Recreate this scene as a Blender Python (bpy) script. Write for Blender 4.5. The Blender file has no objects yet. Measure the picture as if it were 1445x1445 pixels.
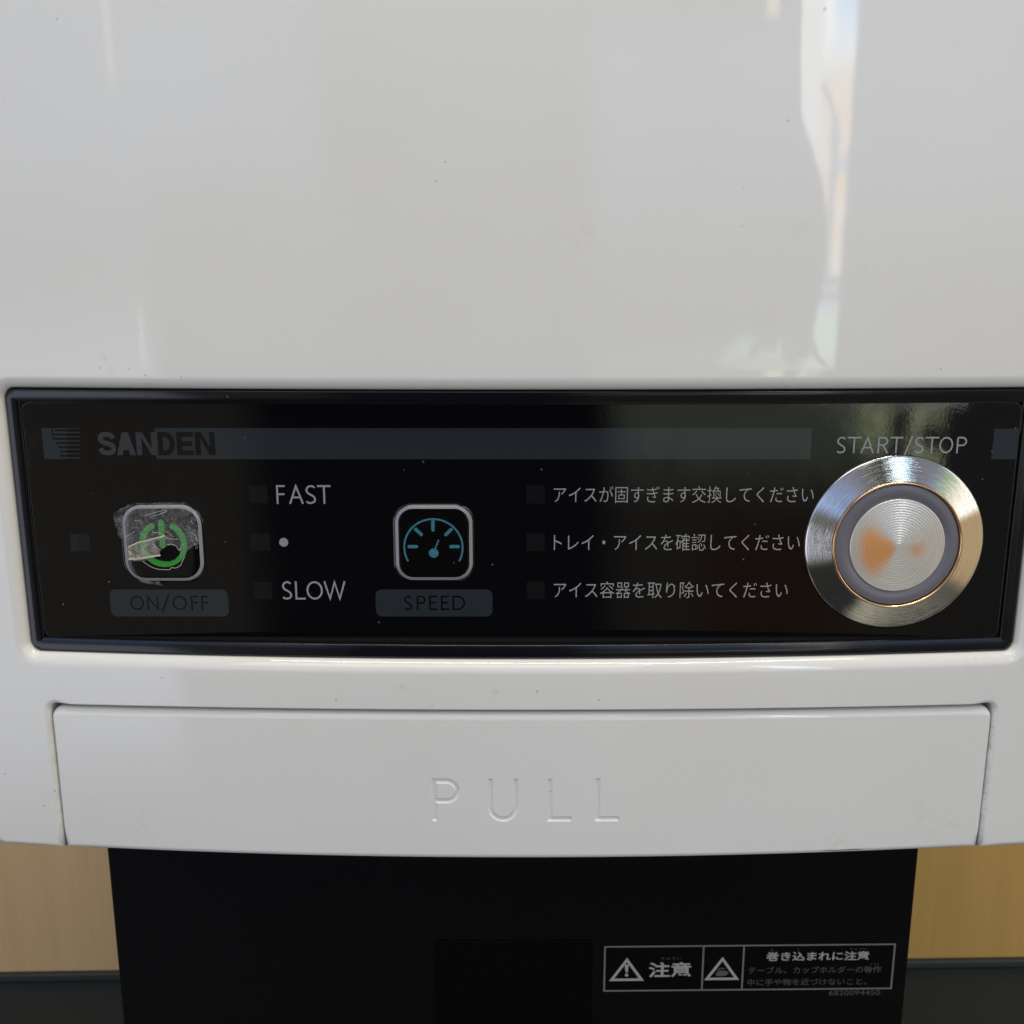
import bpy, bmesh, math, random
from mathutils import Vector, noise
from mathutils.geometry import delaunay_2d_cdt
random.seed(7)
sc = bpy.context.scene
COL = sc.collection

# ------------------------------------------------------------------ camera
F, TT, DIST = 1450.0, 0.2238, 0.29          # focal length in photo pixels, tan(pitch), metres to the panel
TH = math.atan(TT)
CAM = Vector((0, -DIST*math.cos(TH), DIST*math.sin(TH)))
cd = bpy.data.cameras.new('camera'); cam = bpy.data.objects.new('camera', cd); COL.objects.link(cam)
cam.location = CAM; cam.rotation_euler = (math.pi/2 - TH, 0, 0)
cd.sensor_width = 36; cd.lens = 36*F/1445; cd.clip_start = 0.01; cd.clip_end = 50
cd.dof.use_dof = True; cd.dof.focus_distance = 0.302; cd.dof.aperture_fstop = 25.0
sc.camera = cam
sc.view_settings.view_transform = 'Standard'; sc.view_settings.look = 'None'
sc.view_settings.exposure = 0; sc.view_settings.gamma = 1
sc.render.resolution_x = sc.render.resolution_y = 1024
sc.cycles.max_bounces = 8; sc.cycles.sample_clamp_indirect = 4

# ------------------------------------------------------------------ node helper
class NT:
    def __init__(s, nt): s.nt = nt; s.n = nt.nodes; s.l = nt.links
    def node(s, t, **kw):
        n = s.n.new(t)
        for k, v in kw.items(): setattr(n, k, v)
        return n
    def put(s, sock, v):
        if isinstance(v, bpy.types.NodeSocket): s.l.new(v, sock)
        else: sock.default_value = v
    def math(s, op, a, b=0.0, c=0.0, clamp=False):
        n = s.node('ShaderNodeMath', operation=op, use_clamp=clamp)
        for i, v in enumerate((a, b, c)): s.put(n.inputs[i], v)
        return n.outputs[0]
    def step(s, v, a, b):                    # smooth 0..1 as v goes a -> b
        n = s.node('ShaderNodeMapRange', interpolation_type='SMOOTHSTEP')
        s.put(n.inputs['Value'], v)
        if a <= b:
            n.inputs['From Min'].default_value = a; n.inputs['From Max'].default_value = b
        else:
            n.inputs['From Min'].default_value = b; n.inputs['From Max'].default_value = a
            n.inputs['To Min'].default_value = 1; n.inputs['To Max'].default_value = 0
        return n.outputs[0]
    def mul(s, *a):
        r = a[0]
        for x in a[1:]: r = s.math('MULTIPLY', r, x)
        return r
    def mix(s, f, a, b):
        n = s.node('ShaderNodeMix', data_type='RGBA')
        s.put(n.inputs[0], f)
        for i, v in ((6, a), (7, b)):
            if not isinstance(v, bpy.types.NodeSocket) and len(v) == 3: v = (*v, 1)
            s.put(n.inputs[i], v)
        return n.outputs[2]

# ------------------------------------------------------------------ world: the dim shop in front of the machine, with a bright doorway
w = bpy.data.worlds.new('World'); sc.world = w; w.use_nodes = True
N = NT(w.node_tree); bg = N.n['Background']
tc = N.node('ShaderNodeTexCoord').outputs['Generated']
sx = N.node('ShaderNodeSeparateXYZ'); N.l.new(tc, sx.inputs[0])
AZ = N.math('ARCTAN2', sx.outputs[0], N.math('MULTIPLY', sx.outputs[1], -1.0))
EL = N.math('MULTIPLY', N.math('ARCSINE', sx.outputs[2]), 57.29578)
def nz(scale, detail=2.0, dist=0.0):
    n = N.node('ShaderNodeTexNoise'); N.l.new(tc, n.inputs['Vector'])
    n.inputs['Scale'].default_value = scale; n.inputs['Detail'].default_value = detail; n.inputs['Distortion'].default_value = dist
    return n.outputs['Fac']
def box(a0, a1, e0, e1, sa=.02, se=2.0, az=None):
    az = AZ if az is None else az
    return N.mul(N.step(az, a0-sa/2, a0+sa/2), N.step(az, a1+sa/2, a1-sa/2), N.step(EL, e0-se/2, e0+se/2), N.step(EL, e1+se/2, e1-se/2))
col = N.mix(N.step(EL, -30, 45), (.13, .125, .11), (.30, .29, .32))            # floor to ceiling
col = N.mix(box(-.9, .75, 3, 17, .2, 12), col, (.62, .82, 1.35))                 # daylit far side of the shop
col = N.mix(N.step(EL, -30, -46), col, (.56, .53, .42))                         # pale floor
col = N.mix(box(-.62, -.13, -54, -24, .10, 8), col, (.035, .035, .03))          # dark furniture low to the left
col = N.mix(box(-1.05, -.46, -24, -2, .05, 8), col, (1.45, 1.52, 1.85))         # lit wall to the left
col = N.mix(box(-.46, -.26, -24, 4, .03, 8), col, (.20, .185, .155))
col = N.mix(box(.78, 1.7, -30, 20, .04, 6), col, (.64, .48, .27))               # warm wall to the right
col = N.mix(box(.85, .90, 8, 40, .02, 6), col, (.08, .75, .28))
col = N.mix(box(-.25, .10, -60, 12, .06, 14), col, (.03, .03, .036))            # the person taking the picture
col = N.mix(box(.06, .335, 14, 60, .06, 6), col, (.07, .085, .08))
g = N.mul(box(.10, .36, -11.5, -3.4, .07, 2.5), N.step(nz(9, 3, .6), .30, .62))
col = N.mix(g, col, (.55, .62, .47))                                            # greenery and ground outside
col = N.mix(N.mul(box(.12, .42, -24, -10, .06, 4), .55), col, (.22, .17, .10))
col = N.mix(box(.19, .315, -22, -12.5, .09, 5), col, (.17, .085, .05))         # something reddish low in front
col = N.mix(N.mul(box(.33, .352, -8.6, -5.6, .012, 1.6), N.step(nz(30), .25, .6)), col, (3.6, 4.0, 2.2))
col = N.mix(N.mul(box(.372, .40, -10, -5.6, .014, 3), N.step(nz(26), .2, .6)), col, (3.3, 3.5, 2.3))
# bright doorway: a tall strip whose left edge is the photographer's outline
fc = N.node('ShaderNodeFloatCurve'); cv = fc.mapping.curves[0]
pts = [(-5.6, .376), (-4.4, .381), (-3.4, .384), (-2.4, .388), (-1.0, .392), (.5, .397), (2.8, .396), (4.9, .388), (6.9, .369), (8.1, .357), (10.3, .352), (13.4, .349), (40, .345)]
for i, (e, a) in enumerate(pts):
    p = ((e+6)/46, (a-.28)/.16)
    if i < 2: cv.points[i].location = p
    else: cv.points.new(*p)
for p in cv.points: p.handle_type = 'VECTOR'
fc.mapping.update()
N.put(fc.inputs['Value'], N.math('DIVIDE', N.math('ADD', EL, 6.0), 46.0, clamp=True))
left = N.math('ADD', N.math('MULTIPLY', fc.outputs[0], .16), .28)
dl = N.math('SUBTRACT', AZ, left)
strip = N.mul(N.step(dl, -.001, .003), N.step(AZ, .421, .413), N.step(EL, -6.6, -5.4), N.step(EL, 38, 28))
wave = nz(40, 3, 1.2)
sky = N.mix(N.step(EL, 9.5, 12.5), (5.6, 5.0, 4.3), (7.6, 8.4, 9.0))
sky = N.mix(N.mul(N.step(AZ, .380, .400), N.step(EL, 10, 14)), sky, (2.4, 5.0, 7.8))
sky = N.mix(N.mul(N.step(AZ, .388, .396), N.step(wave, .42, .52), N.step(EL, 10.5, 9), N.step(EL, 0, 2)), sky, (6.6, 4.2, 2.2))
sky = N.mix(N.mul(N.step(nz(23, 2, .5), .50, .56), N.step(EL, 9, 7)), sky, (2.8, 3.2, 4.4))
sky = N.mix(N.mul(N.step(EL, -1.2, -2.2)), sky, (3.0, 4.7, 3.5))
sky = N.mix(N.step(EL, -3.7, -4.1), sky, (3.4, 3.7, 3.6))
for e in (.1, -.7): sky = N.mix(box(.37, .43, e-.25, e+.2, .01, .25), sky, (1.2, 1.25, 1.2))
# door handle and the strap loop across the doorway
arc_u = N.math('DIVIDE', N.math('SUBTRACT', AZ, .352), .052)
arc_v = N.math('DIVIDE', N.math('SUBTRACT', 9.6, EL), 3.0)
top = N.mul(N.step(N.math('ABSOLUTE', N.math('SUBTRACT', EL, N.math('SUBTRACT', 9.75, N.math('MULTIPLY', N.math('POWER', N.math('MAXIMUM', arc_u, 0.0), 4.0), 3.0)))), .34, .22), N.step(AZ, .404, .400))
rod = N.mul(N.step(N.math('ABSOLUTE', N.math('SUBTRACT', AZ, N.math('ADD', .3985, N.math('MULTIPLY', EL, .0003)))), 0.0050, .0034), N.step(EL, 8.4, 7.2), N.step(EL, -.5, 1))
sky = N.mix(N.math('MAXIMUM', top, rod, clamp=True), sky, (1.9, 2.2, 2.7))
sky = N.mix(N.step(AZ, .3800, .3775), sky, (5.6, 5.8, 6.0))
col = N.mix(strip, col, sky)
# pale spill of the doorway low on the left of the strip, with table legs in it
spill = N.mul(box(.25, .37, -5.4, -2.9, .06, .8), N.step(nz(34, 3, .8), .44, .60))
col = N.mix(N.math('MULTIPLY', spill, N.math('SUBTRACT', 1.0, strip)), col, (1.8, 2.7, 2.0))
col = N.mix(N.math('MULTIPLY', box(.285, .40, -6.2, -4.1, .04, .5), N.math('SUBTRACT', 1.0, strip)), col, (1.7, 1.8, 1.8))
col = N.mix(N.mul(box(.308, .324, 12.6, 24, .004, .6), N.step(EL, 12.4, 13.2)), col, (4.2, 3.4, 2.4))
for a, k in ((.352, .006), (.385, .009)):
    leg = N.mul(N.step(N.math('ABSOLUTE', N.math('SUBTRACT', AZ, N.math('ADD', a, N.math('MULTIPLY', N.math('ADD', EL, 3.0), -k)))), .0065, .0040), N.step(EL, -2.0, -2.7), N.step(EL, -6, -5))
    col = N.mix(leg, col, (.5, .5, .5))
# slim upright glints to the left
col = N.mix(N.mul(box(-.497, -.489, 9.5, 30, .004, 2)), col, (2.2, 2.2, 2.2))
col = N.mix(N.mul(box(-.485, -.479, -5.4, -1.4, .003, .6)), col, (2.4, 2.4, 2.2))
N.l.new(col, bg.inputs['Color']); bg.inputs['Strength'].default_value = 1.0

# ------------------------------------------------------------------ lamps: two ceiling tubes, an added near key lamp, daylight from the shop front
def area(name, loc, aim, sx_, sy_, power, colr):
    l = bpy.data.lights.new(name, 'AREA'); l.shape = 'RECTANGLE'; l.size = sx_; l.size_y = sy_; l.energy = power; l.color = colr
    o = bpy.data.objects.new(name, l); COL.objects.link(o); o.location = loc
    o.rotation_euler = (Vector(aim)-Vector(loc)).to_track_quat('-Z', 'Y').to_euler()
    return o
area('ceiling_tube_lamp', (-.10, -.29, 1.50), (0, -.05, 0), .9, .06, 8.0, (1, .94, .81))
area('ceiling_tube_lamp', (.55, -.40, 1.65), (0, -.05, 0), .9, .06, 6.0, (1, .94, .81))
area('key_and_daylight_lamp', (-.12, -.74, .80), (0, 0, .06), .7, .5, 2.62, (1.0, .965, .86))  # added near key lamp; its closeness makes the front dim downward
area('key_and_daylight_lamp', (2.4, -1.2, .7), (0, 0, 0), .8, 1.4, 6.0, (.95, .97, 1.0))

# ------------------------------------------------------------------ photo pixel -> point on an upright plane Y
def at(px, py, Y):
    u = (px-722.5)/F; v = (722.5-py)/F
    c, s = math.cos(TH), math.sin(TH)
    d = Vector((u, c+v*s, -s+v*c))
    return CAM + d*((Y-CAM.y)/d.y)
B, W, XC = .007, .143, .0027
def on_front(px, py):
    Y = 0.0
    for _ in range(25): q = at(px, py, Y); Y = bulge(q.x)
    return q
def bulge(x): return -B*(1-((x-XC)/W)**2)

# ------------------------------------------------------------------ materials
def mat(name, base, rough=.4, metal=0.0, spec=.5, **kw):
    m = bpy.data.materials.new(name); m.use_nodes = True
    p = m.node_tree.nodes['Principled BSDF']
    p.inputs['Base Color'].default_value = (*base, 1); p.inputs['Roughness'].default_value = rough
    p.inputs['Metallic'].default_value = metal; p.inputs['Specular IOR Level'].default_value = spec
    for k, v in kw.items(): p.inputs[k].default_value = v
    return m, NT(m.node_tree), p
def objco(n): return n.node('ShaderNodeTexCoord').outputs['Object']
def noise_of(n, v, scale, detail=3, rough=.55, dist=0):
    t = n.node('ShaderNodeTexNoise'); n.l.new(v, t.inputs['Vector'])
    t.inputs['Scale'].default_value = scale; t.inputs['Detail'].default_value = detail; t.inputs['Roughness'].default_value = rough; t.inputs['Distortion'].default_value = dist
    return t.outputs['Fac']
def specks(n, v, scale, size, keep):
    t = n.node('ShaderNodeTexVoronoi', feature='F1'); n.l.new(v, t.inputs['Vector']); t.inputs['Scale'].default_value = scale
    d = n.step(t.outputs['Distance'], size, size*.5)
    s = n.node('ShaderNodeSeparateColor'); n.l.new(t.outputs['Color'], s.inputs[0])
    return n.mul(d, n.step(s.outputs[0], keep, keep+.01))
def bump(n, p, h, strength, dist=.001):
    b = n.node('ShaderNodeBump'); b.inputs['Strength'].default_value = strength; b.inputs['Distance'].default_value = dist
    n.l.new(h, b.inputs['Height']); n.l.new(b.outputs[0], p.inputs['Normal'])

def white_plastic():
    m, n, p = mat('glossy_white_plastic', (.80, .80, .785), .09)
    v = objco(n)
    big = noise_of(n, v, 14, 4)
    c = n.mix(n.step(big, .3, .75), (.80, .792, .758), (.785, .772, .735))
    c = n.mix(n.mul(specks(n, v, 150, .05, .955), .4), c, (.42, .36, .28))
    c = n.mix(n.mul(n.step(noise_of(n, v, 75, 6, .7), .64, .80), .16), c, (.52, .44, .34))   # faint yellowed smears
    def near(lst, soft=.35):
        m_ = None
        for px, py, rp in lst:
            q = on_front(px, py)
            d = n.node('ShaderNodeVectorMath', operation='DISTANCE'); n.l.new(vw, d.inputs[0]); d.inputs[1].default_value = q
            k = n.step(d.outputs['Value'], rp*.0002, rp*.0002*soft)
            m_ = k if m_ is None else n.math('MAXIMUM', m_, k)
        return m_
    wob = n.node('ShaderNodeTexNoise'); n.l.new(v, wob.inputs['Vector']); wob.inputs['Scale'].default_value = 900
    va = n.node('ShaderNodeVectorMath', operation='MULTIPLY_ADD'); n.l.new(wob.outputs['Color'], va.inputs[0]); va.inputs[1].default_value = (.0009,)*3; va.inputs[2].default_value = (-.00045,)*3
    vb = n.node('ShaderNodeVectorMath', operation='ADD'); n.l.new(v, vb.inputs[0]); n.l.new(va.outputs[0], vb.inputs[1]); vw = vb.outputs[0]
    c = n.mix(n.mul(near([(615, 255, 2.4), (628, 228, 1.8), (1112, 170, 2), (1164, 13, 3.6), (80, 27, 2), (474, 988, 2.8), (758, 976, 2.8), (228, 957, 2.2), (610, 996, 2), (845, 988, 2.2),
        (214, 1082, 2.2), (665, 1114, 2.4), (752, 1077, 2), (613, 1040, 1.8), (905, 1155, 2.2), (660, 1057, 1.6), (141, 519, 2.4), (182, 521, 2), (205, 530, 2.4), (256, 531, 2), (565, 970, 2), (77, 1117, 3), (62, 1137, 2), (7, 1092, 1.8), (1328, 520, 1.6)]), .42), c, (.16, .12, .085))
    c = n.mix(n.mul(near([(820, 332, 26), (150, 510, 26), (205, 528, 30), (200, 1160, 26), (565, 970, 16), (700, 975, 12), (1295, 1143, 34), (1370, 930, 26), (1330, 1165, 40), (1180, 1190, 26)], .1), n.step(noise_of(n, v, 500, 4, .7), 0.50, .66), .20), c, (.40, .35, .28))
    sp_ = n.node('ShaderNodeSeparateXYZ'); n.l.new(v, sp_.inputs[0])
    gl = n.mul(n.step(n.math('ABSOLUTE', n.math('ADD', sp_.outputs[0], .1368)), .0009, .0002), n.step(sp_.outputs[2], -.060, -.064), n.step(noise_of(n, v, 240, 4, .7), .36, .66))
    c = n.mix(n.mul(gl, .30), c, (.48, .41, .24))                                # grime in the seam beside the drawer
    gr_ = n.mul(n.step(n.math('ABSOLUTE', n.math('SUBTRACT', sp_.outputs[0], .1424)), .0009, .0002), n.step(sp_.outputs[2], -.060, -.064), n.step(noise_of(n, v, 260, 4, .7), .4, .66))
    c = n.mix(n.mul(gr_, .45), c, (.36, .33, .28))
    scr = n.mul(n.step(n.math('ABSOLUTE', n.math('SUBTRACT', sp_.outputs[0], .0995)), .0075, .0045), n.step(n.math('ABSOLUTE', n.math('ADD', sp_.outputs[2], n.math('ADD', .1029, n.math('MULTIPLY', noise_of(n, v, 260, 2), .0012)))), .00028, .0001))
    c = n.mix(n.mul(scr, .75), c, (.12, .11, .10))                               # chipped line near the lower edge
    pl_ = n.mul(n.step(n.math('ABSOLUTE', n.math('SUBTRACT', sp_.outputs[0], .003)), .030, .028), n.step(n.math('ABSOLUTE', n.math('ADD', sp_.outputs[2], .0845)), .0062, .0058), n.step(noise_of(n, v, 1100, 3, .7), .60, .70))
    dp = n.math('SUBTRACT', sp_.outputs[1], n.math('MULTIPLY', n.math('SUBTRACT', 1.0, n.math('POWER', n.math('DIVIDE', n.math('SUBTRACT', sp_.outputs[0], XC), W), 2.0)), -B))
    c = n.mix(n.mul(pl_, n.step(dp, .00055, .0008), .6), c, (.34, .28, .21))      # dirt caught in the sunk letters
    n.l.new(c, p.inputs['Base Color'])
    n.l.new(n.math('ADD', n.math('MULTIPLY', noise_of(n, v, 60, 5, .6), .06), .0), p.inputs['Roughness'])
    bump(n, p, noise_of(n, v, 160, 2), .012, .0004)
    return m
M_WHITE = white_plastic()

def plate_black(name, base, rough=.025):
    m, n, p = mat(name, base, rough, spec=.5)
    v = objco(n)
    c = n.mix(n.mul(specks(n, v, 360, .11, .955), .55), base, (.25, .25, .25))
    c = n.mix(n.mul(specks(n, v, 170, .035, .95), .7), c, (.35, .35, .33))
    n.l.new(c, p.inputs['Base Color'])
    sm = noise_of(n, v, 45, 5, .65, 1.0)
    n.l.new(n.math('ADD', n.math('MULTIPLY', n.step(sm, .45, .8), .10), rough), p.inputs['Roughness'])
    bump(n, p, noise_of(n, v, 900, 2), .012, .0003)
    return m
M_PLATE = plate_black('black_panel_film', (.0020, .0021, .0026))
M_BEZEL = plate_black('black_bezel_plastic', (.004, .0045, .007), .12)
M_STRIPE = plate_black('slate_print', (.025, .031, .037))
M_PILL = plate_black('slate_pill_print', (.024, .030, .035))
M_BLACKINK = plate_black('black_ink', (.003, .003, .004))
M_TEXT = mat('grey_print', (.30, .315, .33), .25)[0]
M_JTEXT = mat('light_grey_print', (.34, .34, .345), .25)[0]
M_BRAND = mat('dull_grey_print', (.029, .031, .034), .25)[0]
M_LED = plate_black('smoked_window', (.0065, .0066, .0070), .12)
M_GREEN = mat('green_print', (.02, .30, .025), .3)[0]
M_TEAL = mat('teal_print', (.035, .19, .23), .3)[0]
M_FRAMEPRINT = mat('silver_print', (.28, .28, .295), .22)[0]

# ------------------------------------------------------------------ object helpers
def root(name, label, cat, kind=None, group=None, loc=(0, 0, 0)):
    o = bpy.data.objects.new(name, None); COL.objects.link(o); o.location = loc; o.empty_display_size = .02
    o['label'] = label; o['category'] = cat
    if kind: o['kind'] = kind
    return o
def link(name, bm, m, parent=None, smooth=False, label=None, wn=False):
    me = bpy.data.meshes.new(name); bm.normal_update(); bm.to_mesh(me); bm.free()
    if smooth:
        for p in me.polygons: p.use_smooth = True
    for mm in (m if isinstance(m, (list, tuple)) else [m]): me.materials.append(mm)
    o = bpy.data.objects.new(name, me); COL.objects.link(o)
    if parent: o.parent = parent
    if label: o['label'] = label
    if wn:
        md = o.modifiers.new('weighted_normals', 'WEIGHTED_NORMAL'); md.weight = 60; md.keep_sharp = True
    return o
def rrect(x0, x1, z0, z1, r, seg=8, rs=None):
    """counter-clockwise (seen from the front) rounded rectangle in x, z"""
    rs = rs or (r, r, r, r)                                     # bottom-left, bottom-right, top-right, top-left
    cs = ((x0, z0, 1, 1, math.pi), (x1, z0, -1, 1, 1.5*math.pi), (x1, z1, -1, -1, 0), (x0, z1, 1, -1, .5*math.pi))
    out = []
    for (cx, cz, sx_, sz_, a0), rr in zip(cs, rs):
        for i in range(seg+1):
            a = a0 + .5*math.pi*i/seg
            out.append((cx+sx_*rr+rr*math.cos(a), cz+sz_*rr+rr*math.sin(a)))
    return out
def densify(loop, step):
    out = []
    for i, a in enumerate(loop):
        b = loop[(i+1) % len(loop)]
        n = max(1, int(math.hypot(b[0]-a[0], b[1]-a[1])/step))
        for k in range(n): out.append((a[0]+(b[0]-a[0])*k/n, a[1]+(b[1]-a[1])*k/n))
    return out
def inside(p, loop):
    x, y = p; c = False; j = len(loop)-1
    for i in range(len(loop)):
        xi, yi = loop[i]; xj, yj = loop[j]
        if (yi > y) != (yj > y) and x < (xj-xi)*(y-yi)/(yj-yi)+xi: c = not c
        j = i
    return c
def loop_normals(loop):
    """outward 2D normals of a counter-clockwise loop, mitred"""
    n = len(loop); out = []
    for i in range(n):
        a = Vector(loop[i-1]); b = Vector(loop[i]); c = Vector(loop[(i+1) % n])
        d1 = (b-a).normalized(); d2 = (c-b).normalized()
        n1 = Vector((d1.y, -d1.x)); n2 = Vector((d2.y, -d2.x))
        m = n1+n2
        m = m.normalized() if m.length > 1e-6 else n1
        out.append(m/max(.5, m.dot(n1)))
    return out
def offset(loop, d):
    ns = loop_normals(loop)
    dd = d if isinstance(d, (list, tuple)) else [d]*len(loop)
    return [(p[0]+v.x*k, p[1]+v.y*k) for p, v, k in zip(loop, ns, dd)]
def sheet(bm, outer, holes, extra=(), step=.004, box_skip=None, depth=None, zlines=()):
    """flat front face triangulated with upright cuts so it can be bent; returns {loop index: verts} for the rims"""
    loops = [outer]+list(holes)
    co, ed = [], []
    ids = []
    for lp in loops:
        b = len(co); co += [Vector(p) for p in lp]; ids.append(range(b, b+len(lp)))
        ed += [(b+i, b+(i+1) % len(lp)) for i in range(len(lp))]
    xs = [p[0] for p in outer]; zs = [p[1] for p in outer]
    x0, x1, z0, z1 = min(xs), max(xs), min(zs), max(zs)
    nx = int((x1-x0)/step)
    nz_ = max(1, int((z1-z0)/(step*1.7)))
    def clear(p):
        q = 1e9
        for lp in loops:
            for i in range(0, len(lp)):
                q = min(q, (lp[i][0]-p[0])**2+(lp[i][1]-p[1])**2)
        return q > (step*.45)**2
    for i in range(1, nx):
        for j in range(1, nz_):
            p = (x0+(x1-x0)*i/nx, z0+(z1-z0)*j/nz_)
            if not inside(p, outer) or any(inside(p, h) for h in holes) or not clear(p): continue
            if box_skip and box_skip[0] < p[0] < box_skip[1] and box_skip[2] < p[1] < box_skip[3]: continue
            co.append(Vector(p))
    co += [Vector(p) for p in extra]
    rv, re, rf, ov, oe, of = delaunay_2d_cdt(co, ed, [], 0, 1e-7)
    vs = [bm.verts.new((p.x, depth(p) if depth else 0, p.y)) for p in rv]
    for f in rf:
        c = (sum(rv[i].x for i in f)/3, sum(rv[i].y for i in f)/3)
        if inside(c, outer) and not any(inside(c, h) for h in holes):
            fc_ = bm.faces.new([vs[i] for i in f])
            fc_.normal_update()
            if fc_.normal.y > 0: fc_.normal_flip()
    where = {}
    for i, o in enumerate(ov):
        for k in o: where[k] = vs[i]
    return [[where[i] for i in r] for r in ids]
def bridge(bm, a, b, flip=False):
    n = len(a)
    for i in range(n):
        q = [a[i], a[(i+1) % n], b[(i+1) % n], b[i]]
        if flip: q.reverse()
        try: bm.faces.new(q)
        except ValueError: pass
def bend(bm, zf=None):
    for v in bm.verts: v.co.y += bulge(v.co.x)
def arcpts(cx, cz, r, a0, a1, n=24):
    return [(cx+r*math.cos(math.radians(a0+(a1-a0)*i/n)), cz+r*math.sin(math.radians(a0+(a1-a0)*i/n))) for i in range(n+1)]

# ------------------------------------------------------------------ the machine
machine = root('ice_machine', 'white and black countertop machine with dark control panel, round steel button and pull-out front', 'machine', loc=(0, .10, -.372))
def fix_parent(o):                                             # parts are modelled in world coordinates
    o.matrix_parent_inverse = machine.matrix_world.inverted()
bpy.context.view_layer.update()
MINV = machine.matrix_world.copy(); MINV.translation = Vector((0, .10, -.372)); MINV = MINV.inverted()
def part(name, bm, m, parent=None, **k):
    o = link(name, bm, m, parent or machine, **k)
    if parent is None: o.matrix_parent_inverse = MINV
    return o

YP = .0030                                                      # plane of the flat control panel
PL = at(29.4, 568, YP).x; PR = at(1443, 568, YP).x; PT = at(722, 568, YP).z; PB = at(700, 899, YP).z
HX0 = at(-9, 1188, .0015).x; HX1 = 2*XC-HX0                      # housing sides
HZ0 = -.1049; HZ1 = .26
RX0, RX1, RZ0, RZ1 = -.1412, .1472, -.0424, .0349               # where the black bezel meets the white lip
NX0, NX1, NZ = -.1363, .1421, -.0573                            # drawer notch
ZF = -.0575

# housing: front face, lip round the panel, notch for the drawer, sides
bm = bmesh.new()
def notch_z(x): return -.0569-.0010*((x-XC)/W)**2
out = []
rc = .0035
out += [(HX0, HZ1), (HX0, HZ0+rc)]
out += [(HX0+rc-rc*math.cos(a), HZ0+rc-rc*math.sin(a)) for a in [math.pi/2*i/6 for i in range(1, 7)]]
out += [(NX0, HZ0), ]
rn = .0022
zt = notch_z(NX0)
out += [(NX0, zt-rn)] + [(NX0+rn-rn*math.cos(a), zt-rn+rn*math.sin(a)) for a in [math.pi/2*i/6 for i in range(1, 7)]]
for i in range(1, 60):
    x = NX0+rn+(NX1-NX0-2*rn)*i/60; out.append((x, notch_z(x)))
out += [(NX1-rn+rn*math.sin(a), zt-rn+rn*math.cos(a)) for a in [math.pi/2*i/6 for i in range(0, 7)]]
out += [(NX1, HZ0)]
out += [(HX1-rc+rc*math.sin(a), HZ0+rc-rc*math.cos(a)) for a in [math.pi/2*i/6 for i in range(0, 7)]]
out += [(HX1, HZ1)]
out = densify(out, .006)
def rim(p):                                                     # edge radius along the outline
    x, z = p
    if z > HZ1-.0005: return .010
    if NX0-.0003 < x < NX1+.0003 and z > HZ0+.0003:
        return .0004 if (z > -.0600 and NX0+.003 < x < NX1-.003) else .0017
    return .0020
rr = [rim(p) for p in out]
front = offset(out, [-r for r in rr])
hole = densify(rrect(RX0, RX1, RZ0, RZ1, .0032), .006)
LIP = .0036
lip0 = offset(hole, LIP)
rims = sheet(bm, front, [lip0], step=.006)
prev = rims[0]; SEG = 5
nsl = loop_normals(out)
for k in range(1, SEG+1):
    a = math.pi/2*k/SEG
    cur = [bm.verts.new((p[0]-v.x*r*(1-math.sin(a)), r*(1-math.cos(a)), p[1]-v.y*r*(1-math.sin(a)))) for p, v, r in zip(out, nsl, rr)]
    bridge(bm, prev, cur, True); prev = cur
back = [bm.verts.new((p[0], .05, p[1])) for p in out]; bridge(bm, prev, back, True)
back2 = [bm.verts.new((p[0], .24, p[1])) for p in out]; bridge(bm, back, back2, True)
bm.faces.new(back2)
prev = rims[1]; nsh = loop_normals(hole)
LD = .0030
for k in range(1, 9):
    a = math.pi/2*k/8
    e = LIP*(1-math.sin(a)**.9); d = LD*(1-math.cos(a))**.85
    cur = [bm.verts.new((p[0]+v.x*e, d, p[1]+v.y*e)) for p, v in zip(hole, nsh)]
    bridge(bm, prev, cur); prev = cur
cur = [bm.verts.new((p[0], .014, p[1])) for p in hole]; bridge(bm, prev, cur)
bend(bm)
bmesh.ops.recalc_face_normals(bm, faces=bm.faces)
housing = part('housing', bm, M_WHITE, smooth=True, wn=True)

# black bezel: bent frame round a flat floor
def ring_loops(bm, loops, flat_from=None):
    """loops: (list of xz, y, bent?) bridged one after another"""
    prev = None; first = None
    for lp, y, bent in loops:
        cur = [bm.verts.new((p[0], y+(bulge(p[0]) if bent else 0), p[1])) for p in lp]
        if prev: bridge(bm, prev, cur, False)
        else: first = cur
        prev = cur
    return first, prev
bm = bmesh.new()
o1 = densify(rrect(RX0+.0002, RX1-.0002, RZ0+.0002, RZ1-.0002, .0030), .005)
i1 = offset(o1, -.0044)
seq = [(offset(o1, 0), .012, True), (o1, .0034, True), (offset(o1, -.0002), .0028, True), (offset(o1, -.0006), .0025, True), (offset(o1, -.0022), .0027, True),
       (offset(o1, -.0037), .0030, True), (offset(o1, -.0039), .00315, True), (offset(o1, -.0040), .0036, True), (offset(o1, -.0042), YP+.0009, False)]
f, l = ring_loops(bm, seq)
bm.faces.new(l)
bmesh.ops.recalc_face_normals(bm, faces=bm.faces)
for fc_ in bm.faces:
    if len(fc_.verts) > 10 and fc_.normal.y > 0: bmesh.ops.reverse_faces(bm, faces=bm.faces); break
for fc_ in bm.faces:
    if min(v.co.y-bulge(v.co.x) for v in fc_.verts) > .0031 and fc_.calc_center_median().z < .02 and min(abs(v.co.y-YP-.0009) for v in fc_.verts) < 1e-6: fc_.material_index = 1
part('panel_bezel', bm, [M_BEZEL, mat('dull_black_recess', (.003, .003, .0035), .6, spec=.08)[0]], smooth=True, wn=True)

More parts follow.
